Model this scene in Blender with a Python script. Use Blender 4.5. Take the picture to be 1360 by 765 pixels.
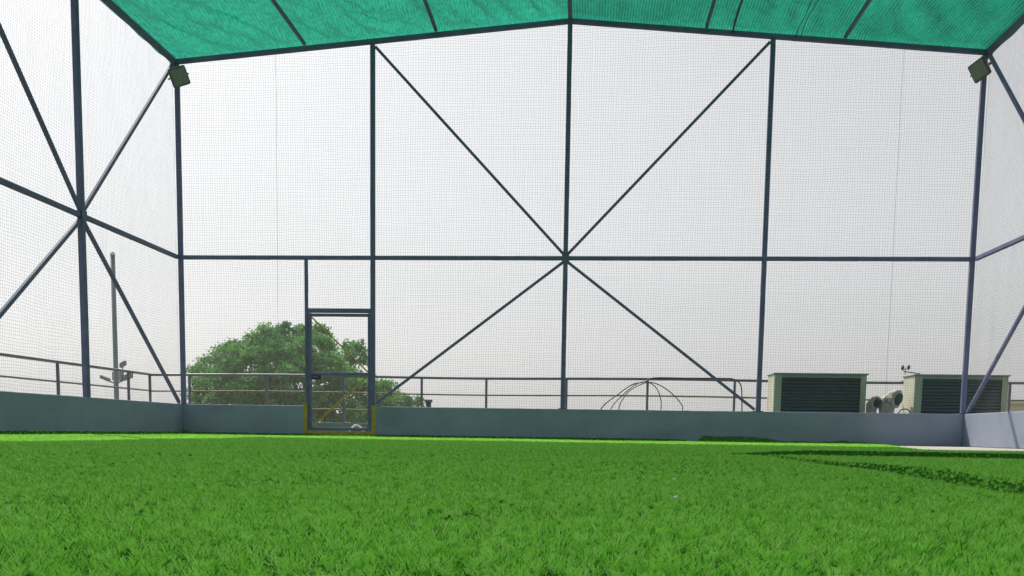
import bpy, bmesh, math, random
import numpy as np
from mathutils import Vector, Matrix
random.seed(7); rng = np.random.default_rng(7)
for o in list(bpy.data.objects): bpy.data.objects.remove(o, do_unlink=True)
scene = bpy.context.scene
COL = scene.collection

# ------------------------------------------------------------------ camera
cam_d = bpy.data.cameras.new('camera'); cam = bpy.data.objects.new('camera', cam_d); COL.objects.link(cam)
yaw, pitch, roll, fpx = .0709, -.1083, .0146, 1333.257
fw = Vector((-math.sin(yaw)*math.cos(pitch), math.cos(yaw)*math.cos(pitch), math.sin(pitch)))
ri = Vector((math.cos(yaw), math.sin(yaw), 0)); up = ri.cross(fw)
r2 = math.cos(roll)*ri + math.sin(roll)*up; u2 = -math.sin(roll)*ri + math.cos(roll)*up
CAM = Vector((.3935, -17.154, .1373))
cam.matrix_world = Matrix(((r2.x, u2.x, -fw.x, CAM.x), (r2.y, u2.y, -fw.y, CAM.y), (r2.z, u2.z, -fw.z, CAM.z), (0, 0, 0, 1)))
cam_d.sensor_fit = 'HORIZONTAL'; cam_d.sensor_width = 36
cam_d.lens = 36*fpx/1360
cam_d.shift_y = (718.5-382.5)/1360
cam_d.clip_start = .02; cam_d.clip_end = 4000
scene.camera = cam

# ------------------------------------------------------------------ hazy sky and sun
SUN = Vector((-3.0, 4.6, 6.3)).normalized()
world = bpy.data.worlds.new('World'); scene.world = world; world.use_nodes = True
nt = world.node_tree; nt.nodes.clear()
wo = nt.nodes.new('ShaderNodeOutputWorld'); ad = nt.nodes.new('ShaderNodeAddShader')
b1 = nt.nodes.new('ShaderNodeBackground'); b2 = nt.nodes.new('ShaderNodeBackground')
sky = nt.nodes.new('ShaderNodeTexSky'); sky.sky_type = 'NISHITA'; sky.sun_disc = False
sky.sun_elevation = math.asin(SUN.z); sky.sun_rotation = math.atan2(SUN.x, SUN.y)
sky.dust_density = 3.5; sky.air_density = 1.0; sky.ozone_density = 1.0
b1.inputs[1].default_value = .05
b2.inputs[0].default_value = (.94, .965, 1.0, 1); b2.inputs[1].default_value = .18
hs = nt.nodes.new('ShaderNodeHueSaturation'); hs.inputs['Saturation'].default_value = .12   # sky colour washed out by the haze
nt.links.new(sky.outputs[0], hs.inputs['Color']); nt.links.new(hs.outputs[0], b1.inputs[0]); nt.links.new(b1.outputs[0], ad.inputs[0]); nt.links.new(b2.outputs[0], ad.inputs[1])
nt.links.new(ad.outputs[0], wo.inputs[0])
sd = bpy.data.lights.new('sun', 'SUN'); sd.energy = 3.5; sd.angle = math.radians(1.0); sd.color = (1, .91, .74)
so = bpy.data.objects.new('sun', sd); COL.objects.link(so)
so.rotation_euler = (-SUN).to_track_quat('-Z', 'Y').to_euler(); so.location = (-12, 14, 26)
scene.view_settings.view_transform = 'Standard'; scene.view_settings.look = 'None'
scene.view_settings.exposure = 0.72; scene.view_settings.gamma = 1
scene.render.engine = 'CYCLES'
scene.cycles.max_bounces = 10; scene.cycles.transparent_max_bounces = 24; scene.cycles.transmission_bounces = 6
scene.cycles.diffuse_bounces = 5

# ------------------------------------------------------------------ materials
def mat(name, base, rough=.6, metal=0., var=.12, scale=4., bump=0., bscale=60., spec=.4, stain=None):
    """Principled paint with noise variation, optional fine bump and stains."""
    m = bpy.data.materials.new(name); m.use_nodes = True
    n = m.node_tree.nodes; l = m.node_tree.links; b = n['Principled BSDF']
    tc = n.new('ShaderNodeTexCoord')
    nz = n.new('ShaderNodeTexNoise'); nz.inputs['Scale'].default_value = scale; nz.inputs['Detail'].default_value = 6
    l.new(tc.outputs['Object'], nz.inputs['Vector'])
    rp = n.new('ShaderNodeValToRGB')
    rp.color_ramp.elements[0].position = .3; rp.color_ramp.elements[1].position = .7
    rp.color_ramp.elements[0].color = tuple(c*(1-var) for c in base)+(1,)
    rp.color_ramp.elements[1].color = tuple(min(1, c*(1+var)) for c in base)+(1,)
    l.new(nz.outputs['Fac'], rp.inputs['Fac']); out = rp.outputs['Color']
    if stain:
        col, amt, ssc = stain
        mp = n.new('ShaderNodeMapping'); mp.inputs['Scale'].default_value = ssc; l.new(tc.outputs['Object'], mp.inputs['Vector'])
        n2 = n.new('ShaderNodeTexNoise'); n2.inputs['Scale'].default_value = 1; n2.inputs['Detail'].default_value = 8
        n2.inputs['Roughness'].default_value = .65
        l.new(mp.outputs[0], n2.inputs['Vector'])
        r3 = n.new('ShaderNodeValToRGB'); r3.color_ramp.elements[0].position = .52; r3.color_ramp.elements[1].position = .75
        r3.color_ramp.elements[0].color = (0, 0, 0, 1); r3.color_ramp.elements[1].color = (amt, amt, amt, 1)
        l.new(n2.outputs['Fac'], r3.inputs['Fac'])
        mx = n.new('ShaderNodeMixRGB'); mx.inputs[2].default_value = col+(1,)
        l.new(r3.outputs[0], mx.inputs[0]); l.new(out, mx.inputs[1]); out = mx.outputs[0]
    l.new(out, b.inputs['Base Color'])
    b.inputs['Roughness'].default_value = rough; b.inputs['Metallic'].default_value = metal
    b.inputs['Specular IOR Level'].default_value = spec
    if bump:
        n4 = n.new('ShaderNodeTexNoise'); n4.inputs['Scale'].default_value = bscale; n4.inputs['Detail'].default_value = 4
        l.new(tc.outputs['Object'], n4.inputs['Vector'])
        bp = n.new('ShaderNodeBump'); bp.inputs['Strength'].default_value = bump; bp.inputs['Distance'].default_value = .01
        l.new(n4.outputs['Fac'], bp.inputs['Height']); l.new(bp.outputs[0], b.inputs['Normal'])
    return m

M = {}
M['steel'] = mat('navy_steel_paint', (.135, .148, .29), .65, var=.15, scale=3, stain=((.20, .18, .17), .5, (6, 6, 6)), spec=.2)
M['steel_far'] = mat('railing_paint', (.11, .13, .17), .45, var=.2, scale=5)
M['yellow'] = mat('mustard_paint', (.43, .30, .035), .5, var=.22, scale=9, stain=((.15, .10, .04), .5, (12, 12, 12)))
M['rail_yellow'] = mat('dull_mustard_rail', (.17, .14, .075), .6, var=.25, scale=6)  # duller, darker mustard for the lower rails
M['parapet'] = mat('blue_grey_wall_paint', (.25, .285, .415), .78, var=.10, scale=1.6, bump=.25, bscale=35, stain=((.16, .19, .25), .6, (.9, .9, 2.2)))
M['concrete'] = mat('pale_concrete', (.46, .45, .42), .85, var=.14, scale=2.5, bump=.4, bscale=40, stain=((.25, .24, .22), .5, (1.2, 1.2, 1.2)))
M['kerb'] = mat('teal_kerb_paint', (.12, .2, .19), .8, var=.15, scale=3, bump=.3)
M['net'] = mat('net_twine', (.13, .13, .135), .9, var=.2, scale=2)
M['seam'] = mat('net_seam_cord', (.07, .07, .075), .9, var=.1)
M['cooler'] = mat('cream_green_sheet_metal', (.50, .50, .42), .45, var=.07, scale=2, stain=((.25, .24, .18), .4, (3, 3, 1)))
M['cooler_face'] = mat('green_shaded_sheet_metal', (.27, .36, .27), .45, var=.07, scale=2, stain=((.2, .22, .17), .4, (3, 3, 1)))  # front of the cream body: its shade is put into this darker green
M['cooler_lid'] = mat('cooler_lid_paint', (.17, .25, .22), .5, var=.08, scale=3)
M['cooler_in'] = mat('cooler_pad_dark', (.035, .07, .08), .8, var=.3, scale=30)
M['slat'] = mat('cooler_slat', (.07, .13, .15), .5, var=.12, scale=6)
M['lamp'] = mat('floodlight_housing', (.11, .115, .115), .5, var=.1, scale=8)
M['lampglass'] = mat('floodlight_lens', (.26, .25, .245), .3, var=.08, scale=20, spec=.6)
M['duct'] = mat('wrapped_duct_cloth', (.36, .39, .37), .75, var=.3, scale=7, bump=.8, bscale=14, stain=((.7, .7, .66), .7, (7, 7, 7)))
M['dark'] = mat('black_rubber', (.02, .02, .022), .55, var=.2, scale=10)
M['cable_grey'] = mat('grey_conduit', (.11, .125, .135), .6, var=.1, scale=10)
M['red'] = mat('red_plastic', (.28, .13, .10), .5, var=.1)
M['brickred'] = mat('brick_red', (.33, .16, .10), .85, var=.2, scale=20, bump=.4)
M['white'] = mat('white_plastic', (.78, .78, .75), .5, var=.05)
M['bark'] = mat('bark', (.12, .09, .065), .9, var=.35, scale=6, bump=.8, bscale=8)
M['galv'] = mat('galvanised_pole', (.23, .26, .28), .6, metal=.1, var=.15, scale=3)
M['cream'] = mat('cream_plaster', (.62, .55, .42), .85, var=.08, scale=1.2, stain=((.4, .36, .3), .4, (.6, .6, 1.4)))
M['winglass'] = mat('dark_window_glass', (.05, .06, .07), .15, var=.1, spec=.6)
M['ground'] = mat('ground_soil_grass', (.10, .115, .055), .95, var=.4, scale=.05, bump=.3, bscale=2)
M['bldg'] = mat('building_plaster', (.42, .42, .40), .85, var=.1, scale=.6, stain=((.25, .25, .24), .5, (.5, .5, .8)))

def leaf_mat():
    m = bpy.data.materials.new('leaf_green'); m.use_nodes = True
    n = m.node_tree.nodes; l = m.node_tree.links; n.clear()
    o = n.new('ShaderNodeOutputMaterial'); a = n.new('ShaderNodeAttribute'); a.attribute_name = 'tone'
    rp = n.new('ShaderNodeValToRGB')
    rp.color_ramp.elements[0].color = (.055, .19, .07, 1); rp.color_ramp.elements[1].color = (.22, .47, .14, 1)
    d = n.new('ShaderNodeBsdfDiffuse'); t = n.new('ShaderNodeBsdfTranslucent'); mx = n.new('ShaderNodeMixShader'); mx.inputs[0].default_value = .35
    l.new(a.outputs['Fac'], rp.inputs[0]); l.new(rp.outputs[0], d.inputs[0]); l.new(rp.outputs[0], t.inputs[0])
    l.new(d.outputs[0], mx.inputs[1]); l.new(t.outputs[0], mx.inputs[2]); l.new(mx.outputs[0], o.inputs[0])
    return m
M['leaf'] = leaf_mat()

def turf_mat():
    m = bpy.data.materials.new('artificial_turf_yarn'); m.use_nodes = True
    n = m.node_tree.nodes; l = m.node_tree.links; n.clear()
    o = n.new('ShaderNodeOutputMaterial'); a = n.new('ShaderNodeAttribute'); a.attribute_name = 'tone'
    oi = n.new('ShaderNodeObjectInfo'); ma = n.new('ShaderNodeMath'); ma.operation = 'MULTIPLY_ADD'
    ma.inputs[1].default_value = .65; l.new(oi.outputs['Random'], ma.inputs[0]); l.new(a.outputs['Fac'], ma.inputs[2])
    rp = n.new('ShaderNodeValToRGB'); e = rp.color_ramp.elements
    e[0].position = .06; e[0].color = (.05, .24, .02, 1); e[1].position = 1.0; e[1].color = (.60, .96, .28, 1)
    x = e.new(.36); x.color = (.30, .82, .08, 1); x = e.new(.70); x.color = (.46, .94, .14, 1)
    l.new(ma.outputs[0], rp.inputs[0])
    d = n.new('ShaderNodeBsdfPrincipled'); d.inputs['Roughness'].default_value = .48; d.inputs['Specular IOR Level'].default_value = .22
    t = n.new('ShaderNodeBsdfTranslucent'); mx = n.new('ShaderNodeMixShader'); mx.inputs[0].default_value = .38
    l.new(rp.outputs[0], d.inputs['Base Color']); l.new(rp.outputs[0], t.inputs[0])
    l.new(d.outputs[0], mx.inputs[1]); l.new(t.outputs[0], mx.inputs[2]); l.new(mx.outputs[0], o.inputs[0])
    return m
M['turf'] = turf_mat()
M['backing'] = mat('turf_backing', (.035, .13, .015), 1.0, var=.3, scale=30, spec=0)

def shade_mat(name, k, rib, blot):
    m = bpy.data.materials.new(name); m.use_nodes = True
    n = m.node_tree.nodes; l = m.node_tree.links; n.clear()
    o = n.new('ShaderNodeOutputMaterial'); tc = n.new('ShaderNodeTexCoord')
    sx = n.new('ShaderNodeSeparateXYZ'); l.new(tc.outputs['Object'], sx.inputs[0])
    # knitted ribs running the length of the roof, with an uneven pitch
    nz = n.new('ShaderNodeTexNoise'); nz.inputs['Scale'].default_value = 2.2; nz.inputs['Detail'].default_value = 3
    l.new(tc.outputs['Object'], nz.inputs['Vector'])
    ma = n.new('ShaderNodeMath'); ma.operation = 'MULTIPLY_ADD'; ma.inputs[1].default_value = .03
    l.new(nz.outputs['Fac'], ma.inputs[0]); l.new(sx.outputs[0], ma.inputs[2])
    mu = n.new('ShaderNodeMath'); mu.operation = 'MULTIPLY'; mu.inputs[1].default_value = 2*math.pi/.045; l.new(ma.outputs[0], mu.inputs[0])
    si = n.new('ShaderNodeMath'); si.operation = 'SINE'; l.new(mu.outputs[0], si.inputs[0])
    mp = n.new('ShaderNodeMapping'); mp.inputs['Scale'].default_value = (24, 9, 24); l.new(tc.outputs['Object'], mp.inputs[0])
    n2 = n.new('ShaderNodeTexNoise'); n2.inputs['Scale'].default_value = 1; n2.inputs['Detail'].default_value = 4; l.new(mp.outputs[0], n2.inputs['Vector'])
    n3 = n.new('ShaderNodeTexNoise'); n3.inputs['Scale'].default_value = 1.1; n3.inputs['Detail'].default_value = 3; l.new(tc.outputs['Object'], n3.inputs['Vector'])
    s1 = n.new('ShaderNodeMath'); s1.operation = 'MULTIPLY_ADD'; s1.inputs[1].default_value = rib; s1.inputs[2].default_value = .12; l.new(si.outputs[0], s1.inputs[0])
    s2 = n.new('ShaderNodeMath'); s2.operation = 'MULTIPLY_ADD'; s2.inputs[1].default_value = blot; l.new(n2.outputs['Fac'], s2.inputs[0]); l.new(s1.outputs[0], s2.inputs[2])
    s3 = n.new('ShaderNodeMath'); s3.operation = 'MULTIPLY_ADD'; s3.inputs[1].default_value = .25; l.new(n3.outputs['Fac'], s3.inputs[0]); l.new(s2.outputs[0], s3.inputs[2])
    rp = n.new('ShaderNodeValToRGB'); e = rp.color_ramp.elements
    e[0].position = .30; e[0].color = (.001*k, .125*k, .08*k, 1); e[1].position = .80; e[1].color = (.018*k, .40*k, .29*k, 1)
    l.new(s3.outputs[0], rp.inputs[0])
    bp = n.new('ShaderNodeBump'); bp.inputs['Strength'].default_value = .7; bp.inputs['Distance'].default_value = .02; l.new(s2.outputs[0], bp.inputs['Height'])
    t = n.new('ShaderNodeBsdfTranslucent'); d = n.new('ShaderNodeBsdfDiffuse'); mx = n.new('ShaderNodeMixShader'); mx.inputs[0].default_value = .30
    l.new(rp.outputs[0], t.inputs[0]); l.new(rp.outputs[0], d.inputs[0]); l.new(bp.outputs[0], t.inputs['Normal']); l.new(bp.outputs[0], d.inputs['Normal'])
    l.new(t.outputs[0], mx.inputs[1]); l.new(d.outputs[0], mx.inputs[2])
    tr = n.new('ShaderNodeBsdfTransparent'); m2 = n.new('ShaderNodeMixShader'); m2.inputs[0].default_value = .02   # pores of the knit
    l.new(mx.outputs[0], m2.inputs[1]); l.new(tr.outputs[0], m2.inputs[2]); l.new(m2.outputs[0], o.inputs[0])
    return m
M['shade_bright'] = shade_mat('bright_green_shade_cloth', .85, .06, .6); M['shade_deep'] = shade_mat('deep_green_shade_cloth', .92, .09, .36)  # lighter, blotchier green for the left slope, deeper green for the right

# ------------------------------------------------------------------ mesh helpers
class MB:
    def __init__(s): s.v = []; s.f = []
    def add(s, vs, fs):
        o = len(s.v); s.v += [tuple(v) for v in vs]; s.f += [tuple(i+o for i in f) for f in fs]; return s
    def box(s, a, b):
        (x0, y0, z0), (x1, y1, z1) = a, b
        return s.add([(x0,y0,z0),(x1,y0,z0),(x1,y1,z0),(x0,y1,z0),(x0,y0,z1),(x1,y0,z1),(x1,y1,z1),(x0,y1,z1)],
                     [(0,3,2,1),(4,5,6,7),(0,1,5,4),(1,2,6,5),(2,3,7,6),(3,0,4,7)])
    def bar(s, p, q, w, h=None, ref=None, bev=.12):
        """square hollow-section look: bar with chamfered corners from p to q"""
        p, q = Vector(p), Vector(q); h = h or w; d = (q-p).normalized()
        ref = Vector(ref) if ref else (Vector((0, 1, 0)) if abs(d.y) < .95 else Vector((0, 0, 1)))
        a = d.cross(ref).normalized(); b = a.cross(d).normalized(); c = bev*min(w, h)
        pr = [(w/2-c, h/2), (w/2, h/2-c), (w/2, -h/2+c), (w/2-c, -h/2), (-w/2+c, -h/2), (-w/2, -h/2+c), (-w/2, h/2-c), (-w/2+c, h/2)]
        vs = [p+a*x+b*y for x, y in pr]+[q+a*x+b*y for x, y in pr]
        fs = [(i, (i+1) % 8, 8+(i+1) % 8, 8+i) for i in range(8)]+[tuple(range(7, -1, -1)), tuple(range(8, 16))]
        return s.add(vs, fs)
    def tube(s, pts, r, n=8, caps=True):
        pts = [Vector(p) for p in pts]; m = len(pts); rs = r if isinstance(r, (list, tuple)) else [r]*m
        vs = []; fs = []; prev = None
        for i, p in enumerate(pts):
            d = (pts[min(i+1, m-1)]-pts[max(i-1, 0)]).normalized()
            if prev is None:
                a = d.cross(Vector((0, 0, 1)) if abs(d.z) < .9 else Vector((1, 0, 0))).normalized()
            else: a = (prev-d*prev.dot(d)).normalized()
            prev = a; b = d.cross(a)
            vs += [p+(a*math.cos(2*math.pi*k/n)+b*math.sin(2*math.pi*k/n))*rs[i] for k in range(n)]
        for i in range(m-1):
            fs += [(i*n+k, i*n+(k+1) % n, (i+1)*n+(k+1) % n, (i+1)*n+k) for k in range(n)]
        if caps: fs += [tuple(range(n-1, -1, -1)), tuple(range((m-1)*n, m*n))]
        return s.add(vs, fs)
    def build(s, name, m, parent=None, smooth=False):
        me = bpy.data.meshes.new(name); me.from_pydata(s.v, [], s.f); me.validate(); me.update()
        bm = bmesh.new(); bm.from_mesh(me); bmesh.ops.recalc_face_normals(bm, faces=bm.faces); bm.to_mesh(me); bm.free()
        me.materials.append(M[m])
        if smooth:
            me.polygons.foreach_set('use_smooth', [True]*len(me.polygons))
        o = bpy.data.objects.new(name, me); COL.objects.link(o)
        if parent is not None:
            o.parent = parent; o.matrix_parent_inverse = parent.matrix_world.inverted()
        return o
def bevel(o, w=.01, seg=2):
    md = o.modifiers.new('bevel', 'BEVEL'); md.width = w; md.segments = seg; md.limit_method = 'ANGLE'; return o
def tag(o, label=None, cat=None, group=None, kind=None):
    for k, v in (('label', label), ('category', cat), ('group', group), ('kind', kind)):
        if v: o[k] = v
    return o
def thing(name, loc, label, cat, group=None):
    o = bpy.data.objects.new(name, None); COL.objects.link(o); o.location = loc; o.empty_display_size = .2
    o.matrix_world = Matrix.Translation(loc)
    return tag(o, label, cat, group)
def snoise(n, amp, cells, r=rng):
    """smooth 1D noise"""
    k = r.normal(0, 1, cells+3); t = np.linspace(0, cells, n); i = np.floor(t).astype(int); f = t-i; f = f*f*(3-2*f)
    return amp*(k[i]*(1-f)+k[i+1]*f)

# ------------------------------------------------------------------ dimensions (metres; y = 0 is the end wall)
HW, HP, HM, HE, HR = 6.6, .535, 3.032, 6.27, 6.83
YF = -19.8; YR = -13.2; BAY = 3.3                         # roof cut to four bays, out of view, to let skylight onto the near turf
PX = [-6.6, -3.26, 0.0, 3.27, 6.6]                     # posts of the end wall
GX0, GX1, GZ = -4.41, -3.26, 2.14                        # gate opening
roofz = lambda x: HR-(HR-HE)*abs(x)/HW

# ------------------------------------------------------------------ ground, building, floor
g = MB(); N = 40; R = 3000
g.add([(x, y, -9) for x in (-R, -200, -60, 60, 200, R) for y in (-R, -200, -60, 60, 200, R)],
      [(i*6+j, (i+1)*6+j, (i+1)*6+j+1, i*6+j+1) for i in range(5) for j in range(5)])
tag(g.build('ground', 'ground'), kind='structure')
tb = MB().box((-8.25, -23, -8.995), (9.75, 1.72, -.3)).build('building_body', 'bldg'); tag(tb, kind='structure')
tf = MB().box((-8.4, -23.1, -.297), (9.9, 1.85, 0)).build('terrace_floor', 'concrete'); tag(tf, kind='structure')
k = MB().box((-8.3, 1.42, .003), (9.8, 1.62, .26)); k.box((-8.3, -23, .003), (-8.05, 1.415, .26)); k.box((9.55, -23, .003), (9.8, 1.415, .26))
ko = k.build('terrace_kerb', 'kerb'); bevel(ko, .012); tag(ko, kind='structure')

# ------------------------------------------------------------------ parapet walls
def parapet(label, boxes):
    m = MB()
    for a, b in boxes: m.box(a, b)
    o = m.build('parapet_wall', 'parapet'); bevel(o, .012); return tag(o, label, 'wall')
T = .15
parapet('low teal grey parapet wall along the back, split by the gate',
        [((-6.6, .0, .002), (GX0, T, HP)), ((GX1, .0, .002), (6.6, T, HP)), ((GX0+.002, .003, .002), (GX1-.002, T-.003, .056))])
parapet('low blue grey parapet wall along the left side of the pitch', [((-6.6-T, YF, .002), (-6.603, T, HP+.002))])
parapet('sunlit blue grey parapet wall along the right side of the pitch', [((6.603, YF, .002), (6.6+T, T, HP+.002))])

# ------------------------------------------------------------------ steel cage
fr = thing('cage_frame', (0, .07, HP), 'navy painted steel frame of posts, beams and star braces around the pitch', 'steel frame')
def piece(name, p, q, w, h=None, ref=None, m='steel', parent=fr):
    return MB().bar(p, q, w, h, ref).build(name, m, parent)
YB = .045                                                # frame line of the end wall, above its parapet
for i, x in enumerate(PX):
    zb = HP+.001 if i != 1 else .012
    piece('post', (x, YB, zb), (x, YB, roofz(x)-(.075 if i != 2 else .0)), .076, .08)
    if i != 1: MB().box((x-.075, YB-.042, HP+.001), (x+.075, YB+.1, HP+.011)).build('base_plate', 'steel', fr)
piece('post', (GX0, YB, .012), (GX0, YB, HM-.034), .055, .055)                     # gate jamb
for a, b in zip(PX[:-1], PX[1:]): piece('beam', (a+.044, YB, HM), (b-.044, YB, HM), .066, .066)
piece('beam', (GX0+.029, YB, GZ+.01), (GX1-.044, YB, GZ+.01), .075, .07)          # gate lintel
BR = .045
piece('brace', (.02, YB-.004, HM+.05), (PX[3]-.05, YB-.004, roofz(3.3)-.11), BR, .045)
piece('brace', (-.02, YB-.004, HM+.05), (PX[1]+.05, YB-.004, roofz(3.3)-.11), BR, .045)
piece('brace', (.02, YB-.004, HM-.05), (PX[3]-.06, YB-.004, HP+.03), BR, .045)
piece('brace', (-.02, YB-.004, HM-.05), (PX[1]+.06, YB-.004, HP+.06), BR, .045)
MB().box((-.06, YB-.049, HM-.06), (.06, YB-.0435, HM+.06)).build('gusset_plate', 'steel', fr)
for s in (-1, 1):
    X = s*(HW+.045)
    ys = [-BAY*i for i in range(1, 7)]
    for y in ys: piece('post', (X, y, HP+.003), (X, y, HE-.045), .085, .085)
    for a, b in zip([0]+ys[:-1], ys):
        piece('beam', (X, a-.044 if a else a, HM), (X, b+.044, HM), .066, .066)
    piece('eave_beam', (X, .09, HE-.02), (X, YF-.06, HE-.02), .085, .085)
    for c in ys[0::2]:
        for e in (c+BAY, c-BAY):
            d = 1 if e > c else -1
            piece('brace', (X-s*.004, c+d*.02, HM+.05), (X-s*.004, e-d*.05, HE-.11), .056, .05, ref=(1, 0, 0))
            piece('brace', (X-s*.004, c+d*.02, HM-.05), (X-s*.004, e-d*.06, HP+.03), .056, .05, ref=(1, 0, 0))
    for c in ys[0::2]:
        MB().box((X-s*.047-.003, c-.07, HM-.07), (X-s*.047+.003, c+.07, HM+.07)).build('gusset_plate', 'steel', fr)
    # gable rafters of the roof, one per bay
    for j in range(0, 5):
        y = YB if j == 0 else -BAY*j
        piece('rafter', (s*(HW+.0), y, HE-.028), (s*.03, y, HR-.028), .075, .075, ref=(0, 1, 0))
    for xx in (2.2, 4.4):
        piece('purlin', (s*xx, YB-.04, roofz(xx)+.036), (s*xx, YR, roofz(xx)+.036), .05, .05, ref=(0, 0, 1))
piece('ridge_beam', (0, .085, HR+.015), (0, YR-.05, HR+.015), .07, .07, ref=(0, 0, 1))

# ------------------------------------------------------------------ nets: real twine
def net(name, label, cat, uext, vext, place, cell=.041, r=.00105, parent=None, clip=None, vtop=None, seg=.2, wob=.009):
    """square mesh of thin twine; place(u, v, depth) -> world point; clip(u, v) False = no net there"""
    V = []; F = []
    def strand(us, vs, ds, vert):
        pts = [place(u, v, d) for u, v, d in zip(us, vs, ds)]
        o = len(V)
        for i, p in enumerate(pts):
            u, v, d = us[i], vs[i], ds[i]
            if vert: V.extend([place(u-r, v, d-r*.6), place(u+r, v, d-r*.6), place(u, v, d+r)])
            else: V.extend([place(u, v-r, d-r*.6), place(u, v+r, d-r*.6), place(u, v, d+r)])
        for i in range(len(pts)-1):
            a = o+3*i
            for k2 in range(3): F.append((a+k2, a+(k2+1) % 3, a+3+(k2+1) % 3, a+3+k2))
    u0, u1 = uext; v0, v1 = vext
    nu = int((u1-u0)/cell); nv = int((v1-v0)/cell)
    gu, gv = int((u1-u0)/.3)+4, int((v1-v0)/.3)+4
    fu = rng.normal(0, 1, (gu, gv)); fv = rng.normal(0, 1, (gu, gv)); fd = rng.normal(0, 1, (gu, gv))
    def samp(f, u, v):
        x = np.clip((u-u0)/.3, 0, gu-2.001); y = np.clip((v-v0)/.3, 0, gv-2.001)
        i, j = x.astype(int), y.astype(int); a, b = x-i, y-j; a = a*a*(3-2*a); b = b*b*(3-2*b)
        return f[i, j]*(1-a)*(1-b)+f[i+1, j]*a*(1-b)+f[i, j+1]*(1-a)*b+f[i+1, j+1]*a*b
    def run(us, vs, vert):
        us2 = us+wob*samp(fu, us, vs)+ (snoise(len(us), .0028, max(2, len(us)//3)) if vert else 0)
        vs2 = vs+wob*samp(fv, us, vs)+ (0 if vert else snoise(len(us), .0028, max(2, len(us)//3)))
        ds = .006*samp(fd, us, vs)
        strand(us2, vs2, ds, vert)
    for i in range(nu+1):
        u = u0+(u1-u0)*i/nu; top = vtop(u) if vtop else v1; lo = v0
        if clip and clip[0] < u < clip[1]: lo = clip[2]
        n = max(2, int((top-lo)/seg)); vs = np.linspace(lo, top, n+1); run(np.full(n+1, u), vs, True)
    for j in range(nv+1):
        v = v0+(v1-v0)*j/nv; spans = [(u0, u1)]
        if vtop:
            ok = [u for u in np.linspace(u0, u1, 400) if vtop(u) >= v]
            if not ok: continue
            spans = [(min(ok), max(ok))]
        if clip and v < clip[2]: spans = [(u0, clip[0]), (clip[1], u1)]
        for a, b in spans:
            n = max(2, int((b-a)/seg)); us = np.linspace(a, b, n+1); run(us, np.full(n+1, v), False)
    me = bpy.data.meshes.new(name); me.from_pydata(V, [], F); me.update(); me.materials.append(M['net'])
    o = bpy.data.objects.new(name, me); COL.objects.link(o)
    if parent is not None: o.parent = parent; o.matrix_parent_inverse = parent.matrix_world.inverted()
    else: tag(o, label, cat, 'square mesh nets hung on the steel frame')
    return o
yn = YB+.055
nb = net('safety_net', 'square mesh net filling the back end wall above the parapet', 'net', (-HW-.095, HW+.095), (HP+.004, HR-.05),
         lambda u, v, d: (u, yn+d, v), clip=(GX0, GX1, GZ), vtop=lambda u: roofz(u)-.06)
for sx, zt in ((-4.93, None), (5.36, None)):
    n = 40; zz = np.linspace(HP+.01, roofz(sx)-.05, n); xx = sx+snoise(n, .005, 7); yy = yn+.012+snoise(n, .004, 7)
    MB().tube(list(zip(xx, yy, zz)), .0021, 5).build('seam_cord', 'seam', nb)
net('safety_net', 'square mesh net along the left side above the blue grey parapet', 'net', (YF, .1), (HP+.006, HE-.05), lambda u, v, d: (-HW-.045-.05-d, u, v))
net('safety_net', 'square mesh net along the right side above the sunlit parapet', 'net', (YF, .1), (HP+.006, HE-.05), lambda u, v, d: (HW+.045+.05+d, u, v))

# ------------------------------------------------------------------ shade cloth roof
def shade(s, label, seams, amp):
    nx, ny = 120, 280
    xs = np.linspace(.0, HW+.11, nx); ys = np.linspace(.10, YR-.1, ny)
    X, Y = np.meshgrid(xs, ys, indexing='ij')
    Z = np.vectorize(roofz)(X)+.072
    r = np.random.default_rng(11 if s < 0 else 23)
    # sag between purlins and diagonal tension folds
    sag = -.035*np.sin(np.pi*((X/2.2) % 1))**2*np.clip((X > 0), 0, 1)
    W = np.zeros_like(X)
    for _ in range(44):
        a = r.normal(.35 if s < 0 else .1, .28); kx, ky = math.cos(a), math.sin(a); w = r.uniform(6, 26); ph = r.uniform(0, 6.28)
        cx, cy, rad = r.uniform(0, 6.6), r.uniform(-6, 0), r.uniform(.4, 1.6)
        W += amp*(6/w)*np.sin(w*(kx*X+ky*Y)+ph+1.2*np.sin(1.7*Y+ph))*np.exp(-((X-cx)**2+((Y-cy)/1.6)**2)/rad**2)
    dist = np.minimum.reduce([np.abs(X-q) for q in (0, 2.2, 4.4, 6.6)])
    Z = Z+sag+W*np.clip(dist/.25, 0, 1)*np.clip((.06-Y)/.3, .05, 1)
    Z = Z-.085*np.clip((Y-.0)/.1, 0, 1)-.11*np.clip((X-6.52)/.19, 0, 1)
    V = [(s*a, b, c) for a, b, c in zip(X.ravel(), Y.ravel(), Z.ravel())]
    F = [(i*ny+j, (i+1)*ny+j, (i+1)*ny+j+1, i*ny+j+1) for i in range(nx-1) for j in range(ny-1)]
    me = bpy.data.meshes.new('shade_cloth'); me.from_pydata(V, [], F); me.update(); me.materials.append(M['shade_bright' if s < 0 else 'shade_deep'])
    me.polygons.foreach_set('use_smooth', [True]*len(me.polygons))
    o = bpy.data.objects.new('shade_cloth', me); COL.objects.link(o)
    tag(o, label, 'shade cloth', 'green shade cloths over the pitch')
    for xq, rad in seams:
        i = int(np.argmin(np.abs(xs-xq)))
        MB().tube([(s*(xq+.05*math.sin(.4*y)), y, Z[i, j]-.015) for j, y in list(enumerate(ys))[::6]], rad, 5).build('seam', 'seam', o)
shade(-1, 'wrinkled bright green shade cloth on the left roof slope', [], .065)
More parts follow.
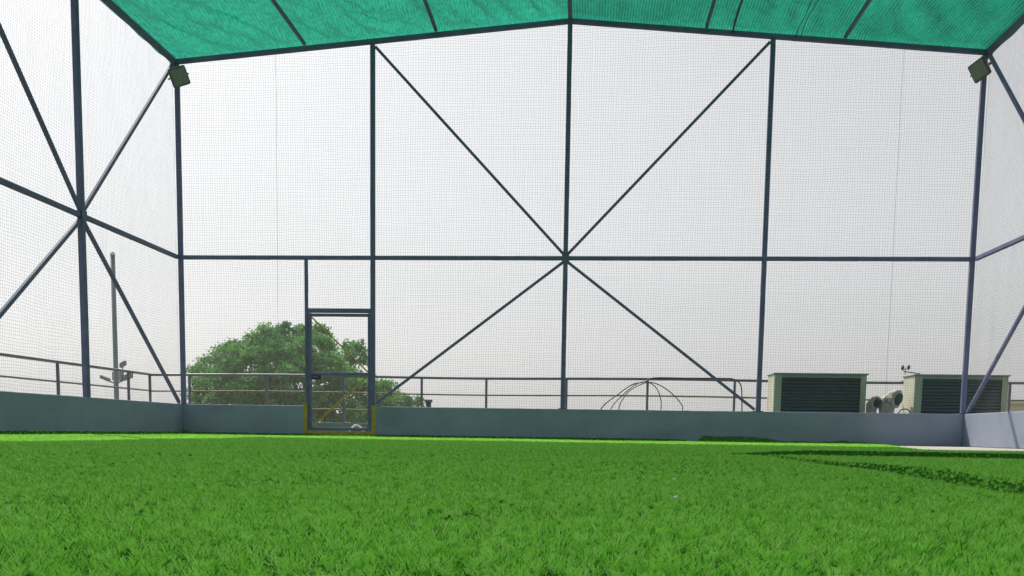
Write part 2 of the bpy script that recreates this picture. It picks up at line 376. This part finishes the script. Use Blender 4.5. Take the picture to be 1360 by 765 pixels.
shade(1, 'smoother deep green shade cloth on the right roof slope', [(2.62, .017), (3.62, .007), (3.70, .006)], .03)

# ------------------------------------------------------------------ gate
gt = thing('gate', (GX0+.08, YB, .1), 'navy framed mesh gate with yellow diagonal braces in the back wall', 'gate')
gx0, gx1, gz0, gz1 = -4.352, -3.318, .115, 2.105
for a, b in (((gx0, .0, gz0), (gx0, 0, gz1)), ((gx1, 0, gz0), (gx1, 0, gz1))):
    piece('frame_stile', (a[0]+.0, YB, a[2]), (b[0], YB, b[2]), .056, .05, parent=gt)
for z, nm in ((gz0+.028, 'frame_rail'), (gz1-.03, 'frame_rail'), (1.085, 'cross_rail')):
    piece(nm, (gx0+.028, YB, z), (gx1-.028, YB, z), .05, .048, parent=gt)
piece('brace', (gx0+.035, YB-.002, gz1-.07), (gx1-.035, YB-.002, 1.125), .024, .02, m='yellow', parent=gt)
piece('brace', (gx0+.035, YB-.002, gz0+.07), (gx1-.035, YB-.002, 1.045), .028, .02, m='yellow', parent=gt)
lk = MB().box((gx0+.035, YB-.055, .985), (gx0+.20, YB-.028, 1.055)).build('lock_box', 'dark', gt); bevel(lk, .008)
MB().tube([(gx0+.06, YB-.06, 1.03), (gx0+.06, YB-.09, 1.03), (gx0+.15, YB-.09, 1.02)], .009, 8).build('handle', 'steel', lk)
for z in (.35, 1.1, 1.85): MB().tube([(gx1+.022, YB-.034, z-.05), (gx1+.022, YB-.034, z+.05)], .012, 8).build('hinge', 'steel', gt)
net('mesh_infill', None, None, (gx0+.028, gx1-.028), (gz0+.05, gz1-.055), lambda u, v, d: (u, YB+.03+d*.3, v), parent=gt, wob=.003, cell=.042)
gs = thing('gate_sill', (GX0, 0, 0), 'yellow painted jamb strips and sill framing the bottom of the gate', 'door sill')
MB().box((GX0-.055, -.006, .012), (GX0+.012, .012, HP+.035)).build('jamb_strip', 'yellow', gs)
MB().box((GX1-.012, -.006, .012), (GX1+.06, .0, HP+.02)).build('jamb_strip', 'yellow', gs)
MB().box((GX0+.0125, -.004, .058), (GX1-.0125, .1, .108)).build('sill', 'yellow', gs)
# offcuts lying behind the gate
bx = MB().box((-3.80, .98, .003), (-3.60, 1.09, .185)).build('brick', 'brickred'); bevel(bx, .006); tag(bx, 'reddish brown brick lying on the terrace behind the gate', 'brick')
MB().tube([(-3.90+.30*t, .90+.02*math.sin(5*t), .02+.20*math.sin(math.pi*(.08+t*.8))) for t in np.linspace(0, 1, 14)], .017, 8).build('hose_offcut', 'white', smooth=True)
tag(bpy.data.objects['hose_offcut'], 'short curved white hose offcut beside the brick behind the gate', 'hose')

# ------------------------------------------------------------------ terrace railing
rl = thing('terrace_railing', (0, 1.52, .17), 'grey pipe guard railing with mustard lower rails along the terrace edge', 'railing')
RX0, RX1, RY = -7.85, 9.65, 1.52
n = 60
for z, r, m_ in ((1.12, .024, 'steel_far'), (.815, .0145, 'rail_yellow'), (.5, .0145, 'rail_yellow')):
    MB().tube([(x, RY, z+.012*math.sin(x*.9)) for x in np.linspace(RX0, RX1, n)], r, 8).build('rail', m_, rl, True)
    MB().tube([(RX0, y, z) for y in np.linspace(RY-.03, -20, 30)], r, 8).build('rail', m_ if z > 1 else 'steel_far', rl, True)
    MB().tube([(RX1, y, z) for y in np.linspace(RY-.03, -20, 30)], r, 8).build('rail', m_ if z > 1 else 'steel_far', rl, True)
for x in (-7.85, -7.08, -5.60, -4.13, -2.655, -1.45, .03, 1.51, 3.08, 4.6, 6.3, 7.92, 9.65):
    MB().bar((x, RY, .261), (x, RY, 1.105), .042, .042).build('rail_post', 'steel_far', rl)
for y in np.arange(.62, -20, -2.45):
    MB().bar((RX0, y, .261), (RX0, y, 1.1), .042, .042).build('rail_post', 'steel_far', rl)
    MB().bar((RX1, y, .261), (RX1, y, 1.1), .042, .042).build('rail_post', 'steel_far', rl)
MB().tube([(6.02, RY-.02, 1.115), (6.10, RY-.02, 1.115), (6.16, RY-.02, 1.11)], [.028, .032, .06], 8).build('flared_bracket', 'steel_far', rl)

# loose cables hung over the rail
def cable(pts, label, r=.009):
    pts = [Vector(p) for p in pts]; out = []
    for i in range(len(pts)-1):                                      # Catmull-Rom
        p0, p1, p2, p3 = pts[max(i-1, 0)], pts[i], pts[i+1], pts[min(i+2, len(pts)-1)]
        for t in np.linspace(0, 1, 8, endpoint=False):
            out.append(.5*((2*p1)+(p2-p0)*t+(2*p0-5*p1+4*p2-p3)*t*t+(3*p1-p0-3*p2+p3)*t**3))
    out.append(pts[-1])
    return tag(MB().tube(out, r, 6).build('cable', 'dark', smooth=True), label, 'cable', 'black cables slung over the back railing')
cy = 1.47
cable([(.50, cy-.2, .02), (.66, cy-.08, .56), (.98, cy-.03, .85), (1.22, cy, 1.02), (1.46, cy-.02, 1.08), (1.62, cy, 1.15), (2.2, cy, 1.152), (2.85, cy, 1.155), (3.05, cy, 1.14), (3.18, cy, 1.04), (3.21, cy, .8), (3.22, cy, .4), (3.2, cy, .02)],
      'long black cable looping up and running along the top rail', .011)
cable([(.72, cy-.3, .02), (.84, cy-.22, .56), (1.06, cy-.15, .83), (1.30, cy-.08, 1.03), (1.5, cy-.06, 1.07), (1.66, cy-.12, .96), (1.74, cy-.15, .76), (1.75, cy-.17, .57), (1.72, cy-.2, .02)],
      'black cable making the narrow loop over the middle rail post', .009)
cable([(.96, cy-.35, .02), (.985, cy-.3, .56), (1.06, cy-.25, .76), (1.22, cy-.2, .94), (1.5, cy-.12, 1.06), (1.72, cy-.16, 1.01), (1.95, cy-.2, .85), (2.11, cy-.22, .67), (2.13, cy-.24, .56), (2.1, cy-.3, .02)],
      'black cable making the wide loop beside the middle rail post', .009)

# ------------------------------------------------------------------ cooling units beyond the wall
def cooler(x0, x1, y0, z1, label):
    t = thing('cooling_unit', ((x0+x1)/2, y0+.3, .12), label, 'cooling unit', 'green cooling units behind the back wall')
    y1 = y0+.62; z0 = .12
    b = MB()                                                        # hollow casing: left, right, back, bottom, front stiles
    b.box((x0, y0+.012, z0), (x0+.03, y1, z1)); b.box((x1-.03, y0+.012, z0), (x1, y1, z1))
    b.box((x0+.031, y1-.03, z0), (x1-.031, y1, z1)); b.box((x0+.031, y0+.03, z0), (x1-.031, y1-.031, z0+.03))
    b.build('casing', 'cooler', t)
    for a, c in ((x0-.002, x0+.125), (x1-.095, x1+.002)):
        bevel(MB().box((a, y0-.004, z0), (c, y0+.0115, z1)).build('front_stile', 'cooler_face', t), .004)
    MB().box((x0+.126, y0-.001, z1-.055), (x1-.096, y0+.011, z1)).build('front_header', 'cooler_lid', t)
    bevel(MB().box((x0-.02, y0-.03, z1+.001), (x1+.03, y1+.02, z1+.024)).build('lid', 'cooler_lid', t), .006)
    MB().box((x0+.04, y0+.08, z0+.04), (x1-.04, y0+.12, z1-.03)).build('cooling_pad', 'cooler_in', t)
    ns = 17
    for i in range(ns):
        z = z0+.08+(z1-z0-.17)*i/(ns-1)
        MB().add([(x0+.126, y0+.006, z), (x1-.096, y0+.006, z), (x1-.096, y0+.05, z+.034), (x0+.126, y0+.05, z+.034),
                  (x0+.126, y0+.006, z+.006), (x1-.096, y0+.006, z+.006), (x1-.096, y0+.05, z+.040), (x0+.126, y0+.05, z+.040)],
                 [(0,3,2,1),(4,5,6,7),(0,1,5,4),(1,2,6,5),(2,3,7,6),(3,0,4,7)]).build('slat', 'slat', t)
    for xx in (x0+.06, x1-.06):
        for yy in (y0+.06, y1-.06): MB().box((xx-.04, yy-.04, .002), (xx+.04, yy+.04, z0-.001)).build('foot', 'steel', t)
    return t
cooler(3.625, 5.175, .62, 1.19, 'louvred green cooling unit beyond the parapet, nearer the middle of the wall')
cooler(5.985, 7.525, .62, 1.19, 'louvred green cooling unit behind the right corner post')
# little red cups on a bracket at the corner of the right unit
an = thing('cup_anemometer', (6.0, .65, 1.215), 'tiny red cup device on the corner of the right cooling unit', 'weather vane')
MB().bar((6.08, .68, 1.225), (5.80, .68, 1.262), .016, .014).build('bracket', 'cable_grey', an)
MB().tube([(5.83, .68, 1.20), (5.83, .68, 1.33)], .006, 6).build('spindle', 'cable_grey', an)
for x, z in ((5.785, 1.315), (5.885, 1.325)):
    MB().tube([(x, .68, z-.035), (x, .68, z-.01), (x, .68, z+.03), (x+.004, .68, z+.055)], [.008, .028, .024, .006], 10).build('cup', 'red', an, True)
MB().bar((5.79, .68, 1.295), (5.89, .68, 1.295), .007, .007).build('cross_arm', 'cable_grey', an)

# wrapped goose-neck ducts between the units
def duct(x, y, h, r, ang, reach, label, droop):
    t = thing('gooseneck_duct', (x, y, .002), label, 'duct', 'cloth wrapped goose-neck ducts between the cooling units')
    pts = [(0, .003), (0, h*.35), (0, h*.62)]
    for a in np.linspace(0, math.pi*.62, 9)[1:]: pts.append((reach*(1-math.cos(a)), h*.62+reach*math.sin(a)))
    rs = [r*1.02, r*.95, r]+[r*(1.0+.22*i/8) for i in range(8)]
    c, s = math.cos(ang), math.sin(ang)
    P3 = [(x+d*c, y+d*s, z) for d, z in pts]
    rs = [q*(1+.06*math.sin(5*i)) for i, q in enumerate(rs)]
    o = MB().tube(P3, rs, 20).build('wrapped_elbow', 'duct', t, True)
    sub = o.modifiers.new('s', 'SUBSURF'); sub.levels = sub.render_levels = 2
    tx = bpy.data.textures.new('wrap', 'CLOUDS'); tx.noise_scale = .09
    dm = o.modifiers.new('d', 'DISPLACE'); dm.texture = tx; dm.strength = .035; dm.texture_coords = 'GLOBAL'
    e = Vector(P3[-1]); d = (e-Vector(P3[-2])).normalized()
    MB().tube([e-d*.01, e+d*.015, e+d*.025], [rs[-1]*.66, rs[-1]*.66, rs[-1]*.5], 18).build('mouth', 'cooler_in', t, True)
    MB().tube([(x, y, h*.40), (x, y, h*.43)], r*1.06, 18).build('strap', 'cable_grey', t, True)
duct(5.385, 1.02, 1.02, .095, -1.1, .10, 'narrow dark cloth wrapped duct beside the left cooling unit', .1)
duct(5.64, .98, 1.04, .135, -.85, .16, 'larger grey cloth wrapped duct with drooping mouth near the right unit', .1)
cable([(5.72, .75, .45), (5.80, .72, .60), (5.88, .72, .625), (5.95, .72, .59), (6.0, .72, .45)], 'short black cable between the wrapped duct and the right unit', .010)

vp = thing('vent_pipe', (-2.49, 1.28, .002), 'short grey capped pipe stub showing just above the back parapet', 'pipe')
MB().tube([(-2.49, 1.28, .003), (-2.49, 1.28, .66)], .05, 12).build('pipe', 'cable_grey', vp, True)
MB().tube([(-2.49, 1.28, .655), (-2.49, 1.28, .70)], .075, 12).build('cap', 'cable_grey', vp)

# ------------------------------------------------------------------ floodlights on the corner posts
def flood(c, nrm, spin, post, label):
    t = thing('floodlight', c, label, 'floodlight', 'floodlights on the back corner posts')
    nrm = Vector(nrm).normalized(); q = nrm.to_track_quat('Z', 'Y').to_matrix() @ Matrix.Rotation(spin, 3, 'Z')
    c = Vector(c); P = lambda x, y, z: c+q @ Vector((x, y, z))
    def rbox(x0, y0, z0, x1, y1, z1):
        return [P(x, y, z) for z in (z0, z1) for x, y in ((x0, y0), (x1, y0), (x1, y1), (x0, y1))]
    FS = [(0,3,2,1),(4,5,6,7),(0,1,5,4),(1,2,6,5),(2,3,7,6),(3,0,4,7)]
    h = MB().add(rbox(-.15, -.15, -.03, .15, .15, .03), FS).build('housing', 'lamp', t); bevel(h, .03, 3)
    MB().add(rbox(-.122, -.122, .031, .122, .122, .036), FS).build('lens', 'lampglass', t)
    for i in range(6): MB().add(rbox(-.11, -.11+.042*i, -.06, .11, -.104+.042*i, -.031), FS).build('cooling_fin', 'lamp', h)
    MB().tube([P(-.165, 0, 0), P(-.165, 0, -.12), P(.165, 0, -.12), P(.165, 0, 0)], .011, 6).build('bracket', 'lamp', t)
    m = P(0, 0, -.12); MB().tube([m, Vector(post)], .014, 6).build('arm', 'lamp', t)
    pz = Vector(post)+Vector((0, 0, .34)); mid = (m+pz)/2+Vector((0, -.05, .06))
    MB().tube([P(0, .05, -.062), m+Vector((0, -.02, .08)), mid, pz], .007, 6).build('power_lead', 'dark', t, True)
flood((-6.44, -.26, 5.90), (.55, -.75, -.32), .45, (-6.6, .0, 5.86), 'square grey green floodlight on the left corner post')
flood((6.42, -.26, 5.875), (-.75, -.6, -.32), .35, (6.6, .0, 5.86), 'square grey green floodlight on the right corner post')

# ------------------------------------------------------------------ artificial turf
protos = bpy.data.collections.new('turf_tufts')
for q in range(5):
    r = np.random.default_rng(100+q); V = []; F = []; tone = []
    for b in range(13):
        a = r.uniform(0, 6.28); d = .0055*math.sqrt(r.uniform(0, 1)); x0, y0 = d*math.cos(a), d*math.sin(a)
        L = r.uniform(.010, .0155); w = r.uniform(.0006, .0009)
        la = -math.pi/2+r.normal(0, 1.0); lean = r.uniform(.2, .9); curl = r.uniform(.1, .9); fa = r.uniform(0, 3.14)
        o = len(V); p = np.array([x0, y0, 0.]); tn = np.clip(r.normal(.32, .10), 0, .7) if r.uniform() > .14 else r.uniform(-.4, -.1)
        for k2 in range(4):
            t = k2/3; ww = w*(1-.75*t**2); dx, dy = math.cos(fa)*ww, math.sin(fa)*ww
            V += [(p[0]-dx, p[1]-dy, p[2]), (p[0]+dx, p[1]+dy, p[2])]; tone += [tn, tn]
            an_ = lean+curl*t; p = p+L/3*np.array([math.cos(la)*math.sin(an_), math.sin(la)*math.sin(an_), math.cos(an_)])
        F += [(o+2*k2, o+2*k2+1, o+2*k2+3, o+2*k2+2) for k2 in range(3)]
    me = bpy.data.meshes.new('turf_tuft'); me.from_pydata(V, [], F); me.update(); me.materials.append(M['turf'])
    at = me.attributes.new('tone', 'FLOAT', 'POINT'); at.data.foreach_set('value', tone)
    protos.objects.link(bpy.data.objects.new('turf_tuft', me))

def turf_nodes():
    ng = bpy.data.node_groups.new('turf_pile', 'GeometryNodeTree')
    ng.interface.new_socket('Geometry', in_out='INPUT', socket_type='NodeSocketGeometry')
    ng.interface.new_socket('Geometry', in_out='OUTPUT', socket_type='NodeSocketGeometry')
    N = ng.nodes; L = ng.links; gi = N.new('NodeGroupInput'); go = N.new('NodeGroupOutput')
    def named(nm):
        a = N.new('GeometryNodeInputNamedAttribute'); a.data_type = 'FLOAT'; a.inputs['Name'].default_value = nm; return a.outputs[0]
    dp = N.new('GeometryNodeDistributePointsOnFaces'); dp.distribute_method = 'RANDOM'
    L.new(gi.outputs[0], dp.inputs['Mesh']); L.new(named('pile_density'), dp.inputs['Density'])
    ci = N.new('GeometryNodeCollectionInfo'); ci.inputs['Collection'].default_value = protos; ci.inputs['Separate Children'].default_value = True
    ci.inputs['Reset Children'].default_value = True
    ip = N.new('GeometryNodeInstanceOnPoints'); ip.inputs['Pick Instance'].default_value = True
    L.new(dp.outputs['Points'], ip.inputs['Points']); L.new(ci.outputs[0], ip.inputs['Instance'])
    rv = N.new('FunctionNodeRandomValue'); rv.data_type = 'FLOAT_VECTOR'
    rv.inputs[0].default_value = (-.3, -.3, -.75); rv.inputs[1].default_value = (.3, .3, .75)
    pos = N.new('GeometryNodeInputPosition'); nz = N.new('ShaderNodeTexNoise'); nz.inputs['Scale'].default_value = 24; nz.inputs['Detail'].default_value = 2
    L.new(pos.outputs[0], nz.inputs['Vector'])
    v1 = N.new('ShaderNodeVectorMath'); v1.operation = 'SUBTRACT'; v1.inputs[1].default_value = (.5, .5, .5); L.new(nz.outputs['Color'], v1.inputs[0])
    v2 = N.new('ShaderNodeVectorMath'); v2.operation = 'MULTIPLY_ADD'; v2.inputs[1].default_value = (1.2, 1.2, 1.5)
    L.new(v1.outputs[0], v2.inputs[0]); L.new(rv.outputs[0], v2.inputs[2])
    L.new(v2.outputs[0], ip.inputs['Rotation'])
    rs = N.new('FunctionNodeRandomValue'); rs.data_type = 'FLOAT'; rs.inputs[2].default_value = .75; rs.inputs[3].default_value = 1.2
    mu = N.new('ShaderNodeMath'); mu.operation = 'MULTIPLY'; L.new(rs.outputs[1], mu.inputs[0]); L.new(named('pile_scale'), mu.inputs[1])
    n2 = N.new('ShaderNodeTexNoise'); n2.inputs['Scale'].default_value = 60; n2.inputs['Detail'].default_value = 2; L.new(pos.outputs[0], n2.inputs['Vector'])
    mr = N.new('ShaderNodeMapRange'); mr.inputs['From Min'].default_value = .33; mr.inputs['From Max'].default_value = .64
    mr.inputs['To Min'].default_value = .42; mr.inputs['To Max'].default_value = 1.15; L.new(n2.outputs['Fac'], mr.inputs['Value'])   # clumps of longer and shorter pile
    m3 = N.new('ShaderNodeMath'); m3.operation = 'MULTIPLY'; L.new(mu.outputs[0], m3.inputs[0]); L.new(mr.outputs[0], m3.inputs[1])
    L.new(m3.outputs[0], ip.inputs['Scale'])
    jg = N.new('GeometryNodeJoinGeometry'); L.new(gi.outputs[0], jg.inputs[0]); L.new(ip.outputs[0], jg.inputs[0]); L.new(jg.outputs[0], go.inputs[0])
    return ng
PILE = turf_nodes()

def sheet(name, V, F, dens, scl):
    me = bpy.data.meshes.new(name); me.from_pydata(V, [], F); me.update(); me.materials.append(M['backing'])
    for nm, val in (('pile_density', dens), ('pile_scale', scl)):
        a = me.attributes.new(nm, 'FLOAT', 'POINT'); a.data.foreach_set('value', np.asarray(val, dtype=np.float32))
    o = bpy.data.objects.new(name, me); COL.objects.link(o)
    md = o.modifiers.new('pile', 'NODES'); md.node_group = PILE
    return o
sm = lambda a, b, x: (lambda t: t*t*(3-2*t))(np.clip((x-a)/(b-a), 0, 1))
def seam_x(y): return 1.44+.05*np.sin(y*.9)+.03*np.sin(y*2.7)
def right_edge(y):
    return np.interp(y, [-20, -9.4, -6.6, -.02], [4.75, 4.7, 3.85, 5.35])+.03*np.sin(y*3)
def lap_y(x): return -10.45+.05*np.sin(x*1.3)+.02*np.sin(x*5)
def height(x, y):
    h = .012+.0035*np.sin(x*.8+1)*np.sin(y*.6)+.0025*np.sin(x*2.3)*np.sin(y*1.9+.5)
    gr = np.exp(-((x-seam_x(y)-.02)/.035)**2)*sm(-16.9, -15.2, y)*(1-sm(-10.9, -10.4, y))
    h = h-.006*gr-.009*sm(1.2, 1.6, x)*sm(-.45, -.3, y-lap_y(x))*(1-sm(-.012, .012, y-lap_y(x)))
    right = sm(0, .10, x-seam_x(y)); h = h+.024*right*sm(-17.5, -15, y)*(1-.85*sm(-13.6, -11, y))*(1-sm(-10.7, -10.45, y))   # right-hand roll rides higher along the seam
    lap = sm(1.25, 2.0, x)*sm(-.012, .012, y-lap_y(x))
    up = .05*np.exp(-((x+6.59)/.07)**2)+.045*np.exp(-((y+.01)/.09)**2)*(1-sm(1.9, 2.3, x))   # edges turned up at the walls
    return h+up+.032*lap*(1-.97*sm(-10.2, -8.7, y))
xs = np.unique(np.round(np.concatenate([np.arange(-6.59, 6.6, .13), np.arange(1.2, 1.75, .02), np.arange(-6.59, -6.3, .03), [6.59]]), 4))
ys = np.unique(np.round(np.concatenate([np.arange(-19.8, -.01, .13), np.arange(-10.6, -10.28, .012), np.arange(-.32, -.012, .03), [-.012]]), 4))
X, Y = np.meshgrid(xs, ys, indexing='ij'); Zt = height(X, Y)
d = np.hypot(X-CAM.x, Y-CAM.y)
nzf = rng.normal(0, 1, X.shape)
dens = np.clip(17000/np.maximum(d, .5)**1.2, 0, 14000)*np.clip(1+.32*nzf, .35, 1.6)
dens *= np.where(Y < -17.6, .25, 1)
ang = np.abs(np.arctan2(X-CAM.x, Y-CAM.y)+.07); dens *= np.where(ang > .75, .45, 1)
gr = np.exp(-((X-seam_x(Y)-.03)/.055)**2)*sm(-16.9, -15, Y)*(1-sm(-10.9, -10.4, Y)); dens *= 1-.55*gr
lapband = sm(1.2, 1.6, X)*sm(-.42, -.30, Y-lap_y(X))*(1-sm(-.005, .02, Y-lap_y(X))); dens *= 1-.86*lapband
scl = .85+.45*sm(3, 13, d)
ny = len(ys)
keep = X <= right_edge(Y)
idx = -np.ones(X.shape, int); idx[keep] = np.arange(keep.sum())
V = np.stack([X[keep], Y[keep], Zt[keep]], 1).tolist()
F = []
for i in range(len(xs)-1):
    for j in range(ny-1):
        q = (idx[i, j], idx[i+1, j], idx[i+1, j+1], idx[i, j+1])
        if min(q) >= 0: F.append(q)
turf = sheet('artificial_turf', V, F, dens[keep], scl[keep]); tag(turf, 'bright green artificial turf covering the pitch floor', 'turf', kind='stuff')

# loose strip of turf turned up against the back wall
nx, nyy = 90, 9; V = []; F = []; de = []
for i in range(nx):
    x = 2.25+(5.35-2.25)*i/(nx-1); t = i/(nx-1)
    hh = .10*sm(0, .04, t)*(1-.62*sm(.28, .5, t))*(1-.5*sm(.85, 1, t))+.03*math.exp(-((t-.78)/.03)**2)+.004*math.sin(37*t)
    for j in range(nyy):
        s = j/(nyy-1)
        V.append((x, -.30+.27*s**.7, .012+float(hh)*s**1.7)); de.append(1500)
for i in range(nx-1):
    for j in range(nyy-1): F.append((i*nyy+j, (i+1)*nyy+j, (i+1)*nyy+j+1, i*nyy+j+1))
st = sheet('turf_strip', V, F, de, [.9]*len(V)); tag(st, 'loose turf edge curling up against the foot of the back wall', 'turf strip', kind='stuff')

# pale petals blown onto the turf
pm = None
for i, (x, y, a) in enumerate([(-3.1, -10.2, .3), (-1.36, -14.15, 1.2), (.62, -14.6, 2.0), (.55, -15.4, .8), (-.9, -12.9, 1.7)]):
    if pm is None:
        pm = bpy.data.meshes.new('petal'); ring = [(.011*math.cos(t)*(1+.3*math.cos(t)), .006*math.sin(t), .002*math.cos(2*t)) for t in np.linspace(0, 6.283, 9)[:-1]]
        pm.from_pydata(ring+[(0, 0, .003)]+[(q[0], q[1], q[2]-.001) for q in ring], [], [(k2, (k2+1) % 8, 8) for k2 in range(8)]+[tuple(range(16, 8, -1))]); pm.materials.append(M['white'])
    o = bpy.data.objects.new('petal', pm); COL.objects.link(o); o.location = (x, y, float(height(np.array(x), np.array(y)))+.017); o.rotation_euler = (.25, -.2, a); o.scale = (.55,)*3
    tag(o, 'tiny pale petal fallen on the green turf', 'petal', 'pale petals on the turf')

# ------------------------------------------------------------------ things beyond the terrace
def un(u, v, Y):
    dr = fw+r2*((u-680)/fpx)+u2*((718.5-v)/fpx); return CAM+dr*((Y-CAM.y)/dr.y)
pl = thing('steel_pole', (-9.31, 3.2, -9), 'tall plain steel pole rising beyond the left railing', 'pole')
MB().tube([(-9.31, 3.2, -8.99), (-9.31, 3.2, 3.60)], [.07, .046], 14).build('shaft', 'galv', pl, True)
MB().tube([(-9.31, 3.2, 3.60), (-9.31, 3.2, 3.63), (-9.31, 3.2, 3.67)], [.054, .054, .025], 14).build('cap', 'white', pl)

mb_ = Vector((-36.42, 60, -8.99))
ms = thing('floodlight_mast', mb_, 'distant mast with three floodlight heads left of the tree', 'light mast')
MB().tube([mb_, (mb_.x, 60, 4.1)], [.22, .14], 10).build('mast', 'galv', ms, True)
MB().tube([(mb_.x+.1, 60, 4.0), (mb_.x+.15, 60, 6.15)], .025, 5).build('antenna', 'galv', ms)
MB().tube([(mb_.x-.85, 60, 3.75), (mb_.x, 60, 3.45), (mb_.x+.95, 60, 3.85)], .07, 6).build('cross_arm', 'galv', ms)
MB().tube([(mb_.x+.55, 60, 3.6), (mb_.x+.6, 60, 4.8)], .05, 6).build('upright', 'galv', ms)
for x, z, w, h in ((-.85, 3.85, .33, .13), (1.0, 4.0, .33, .19), (.62, 4.95, .2, .16)):
    s_ = 1 if x > 0 else -1
    MB().add([(mb_.x+x+a*w, 60+b*.2, z+c*h+s_*a*.12) for a in (-1, 1) for b in (-1, 1) for c in (-1, 1)],
             [(0,1,3,2),(4,6,7,5),(0,4,5,1),(2,3,7,6),(0,2,6,4),(1,5,7,3)]).build('lamp_head', 'cable_grey', ms)
MB().box((mb_.x-.15, 59.7, 3.7), (mb_.x+.55, 60.3, 4.35)).build('control_box', 'galv', ms)

# big spreading tree
TY = 45.
tr = thing('spreading_tree', (-17.6, TY, -9), 'broad leafy green tree behind the gate and left railing', 'tree')
lobes = [(272,508,24,0),(288,488,24,1),(305,472,20,-1),(322,468,22,0),(338,456,18,1),(357,450,16,-1),(372,446,14,0),(395,447,16,1),(418,444,15,0),(432,452,16,-1),
         (330,490,34,-2),(370,478,34,-2),(410,478,34,-2),(300,512,30,-1),(345,518,34,-3),(395,515,38,-3),(440,505,30,-2),(446,478,17,0),(463,466,12,1),(480,461,11,0),(470,478,8,1),
         (484,478,8,1),(462,498,16,0),(480,512,20,-1),(505,516,16,0),(522,520,12,1),(540,531,9,0),(556,534,8,1),(527,538,14,0),(500,540,22,-1),(450,538,30,-2),(400,548,36,-2),(350,548,36,-2),
         (300,545,30,-1),(268,535,18,0),(258,520,10,1),(262,548,14,0),(480,550,26,0),(545,545,10,0),(383,436,8,0),(403,436,7,1),(424,438,7,0),(352,438,6,0)]
LV = []; LT = []; centres = []
r = np.random.default_rng(5)
for (u, v, rad, dy) in lobes:
    c = np.array(un(u, v, TY+dy*1.6)); R0 = rad/1333*(TY-CAM.y); centres.append((c, R0))
    nsub = max(7, int(27*(R0/1.2)**1.6))
    for _ in range(nsub):
        v3 = r.normal(0, 1, 3); v3 /= np.linalg.norm(v3); sc = c+v3*R0*(r.uniform(.25, 1.02)**.6)*np.array([1, 1.2, .85]); sr = r.uniform(.22, .5)*min(1.15, R0/.75+.2)
        nl = int(70*(sr/.35)**1.5); base = np.clip(r.normal(.45, .2), 0, 1)
        pts = sc+r.normal(0, 1, (nl, 3))*sr*np.array([.52, .55, .36])
        nr = r.normal(0, 1, (nl, 3))*.8+np.array([0, 0, .7]); nr /= np.linalg.norm(nr, axis=1)[:, None]
        for p, nn in zip(pts, nr):
            a = np.cross(nn, r.normal(0, 1, 3)); a /= np.linalg.norm(a); b = np.cross(nn, a); s = r.uniform(.07, .135)
            LV += [p-a*s, p+b*s*.55+nn*s*.1, p+a*s, p-b*s*.55+nn*s*.1]; LT += [float(np.clip(base+r.normal(0, .15), 0, 1))]*4
LV = np.array(LV); nq = len(LV)//4
me = bpy.data.meshes.new('crown'); me.from_pydata(LV.tolist(), [], np.arange(nq*4).reshape(-1, 4).tolist()); me.update(); me.materials.append(M['leaf'])
at = me.attributes.new('tone', 'FLOAT', 'POINT'); at.data.foreach_set('value', LT)
cr = bpy.data.objects.new('crown', me); COL.objects.link(cr); cr.parent = tr; cr.matrix_parent_inverse = tr.matrix_world.inverted()
tk = MB(); fork = Vector((-17.4, TY, -3.2))
tk.tube([(-17.6, TY, -8.99), (-17.55, TY, -8.2), (-17.45, TY+.1, -5.5), fork], [.75, .55, .46, .42], 14)
trunk = tk.build('trunk', 'bark', tr, True)
for c, R0 in centres[::2]:
    c = Vector(c); m1 = fork.lerp(c, .45)+Vector((r.normal(0, .3), r.normal(0, .3), -.5)); m2 = fork.lerp(c, .8)+Vector((r.normal(0, .3), r.normal(0, .3), -.1))
    MB().tube([fork-Vector((0, 0, .15)), fork.lerp(m1, .5)-Vector((0, 0, .2)), m1, m2, c+Vector((0, 0, R0*.5))], [.26, .2, .13, .07, .02], 7).build('limb', 'bark', trunk, True)

# cream house seen past the right corner
hx = un(1350, 531, 40)
hb = thing('cream_house', (hx.x+4, 44, -9), 'cream plastered house showing low beyond the right corner', 'house')
bw0, bw1, bz = hx.x-.3, hx.x+9, hx.z
MB().box((bw0, 40, -8.99), (bw1, 48, bz-.25)).build('wall', 'cream', hb)
MB().box((bw0-.15, 39.85, bz-.249), (bw1+.15, 48.15, bz)).build('roof_slab', 'cream', hb)
for fz in (-6.8, -3.6, -.9):
    for wx in (1.2, 3.6, 6.0):
        w_ = MB().box((bw0+wx, 39.93, fz), (bw0+wx+1.2, 39.998, fz+1.3)).build('window', 'white', hb)
        MB().box((bw0+wx+.08, 39.9, fz+.08), (bw0+wx+.57, 39.929, fz+1.22)).build('pane', 'winglass', w_)
        MB().box((bw0+wx+.63, 39.9, fz+.08), (bw0+wx+1.12, 39.929, fz+1.22)).build('pane', 'winglass', w_)

# ------------------------------------------------------------------ hazy air
hz = bpy.data.materials.new('thin_haze'); hz.use_nodes = True; hn = hz.node_tree.nodes; hn.clear()
ho = hn.new('ShaderNodeOutputMaterial'); hv = hn.new('ShaderNodeVolumePrincipled')
hv.inputs['Color'].default_value = (.98, .99, 1.0, 1); hv.inputs['Density'].default_value = .0011; hv.inputs['Anisotropy'].default_value = .2
hz.node_tree.links.new(hv.outputs[0], ho.inputs['Volume']); M['haze'] = hz
tag(MB().box((-3100, -3100, -10), (3100, 3100, 8)).build('haze', 'haze'), kind='stuff')
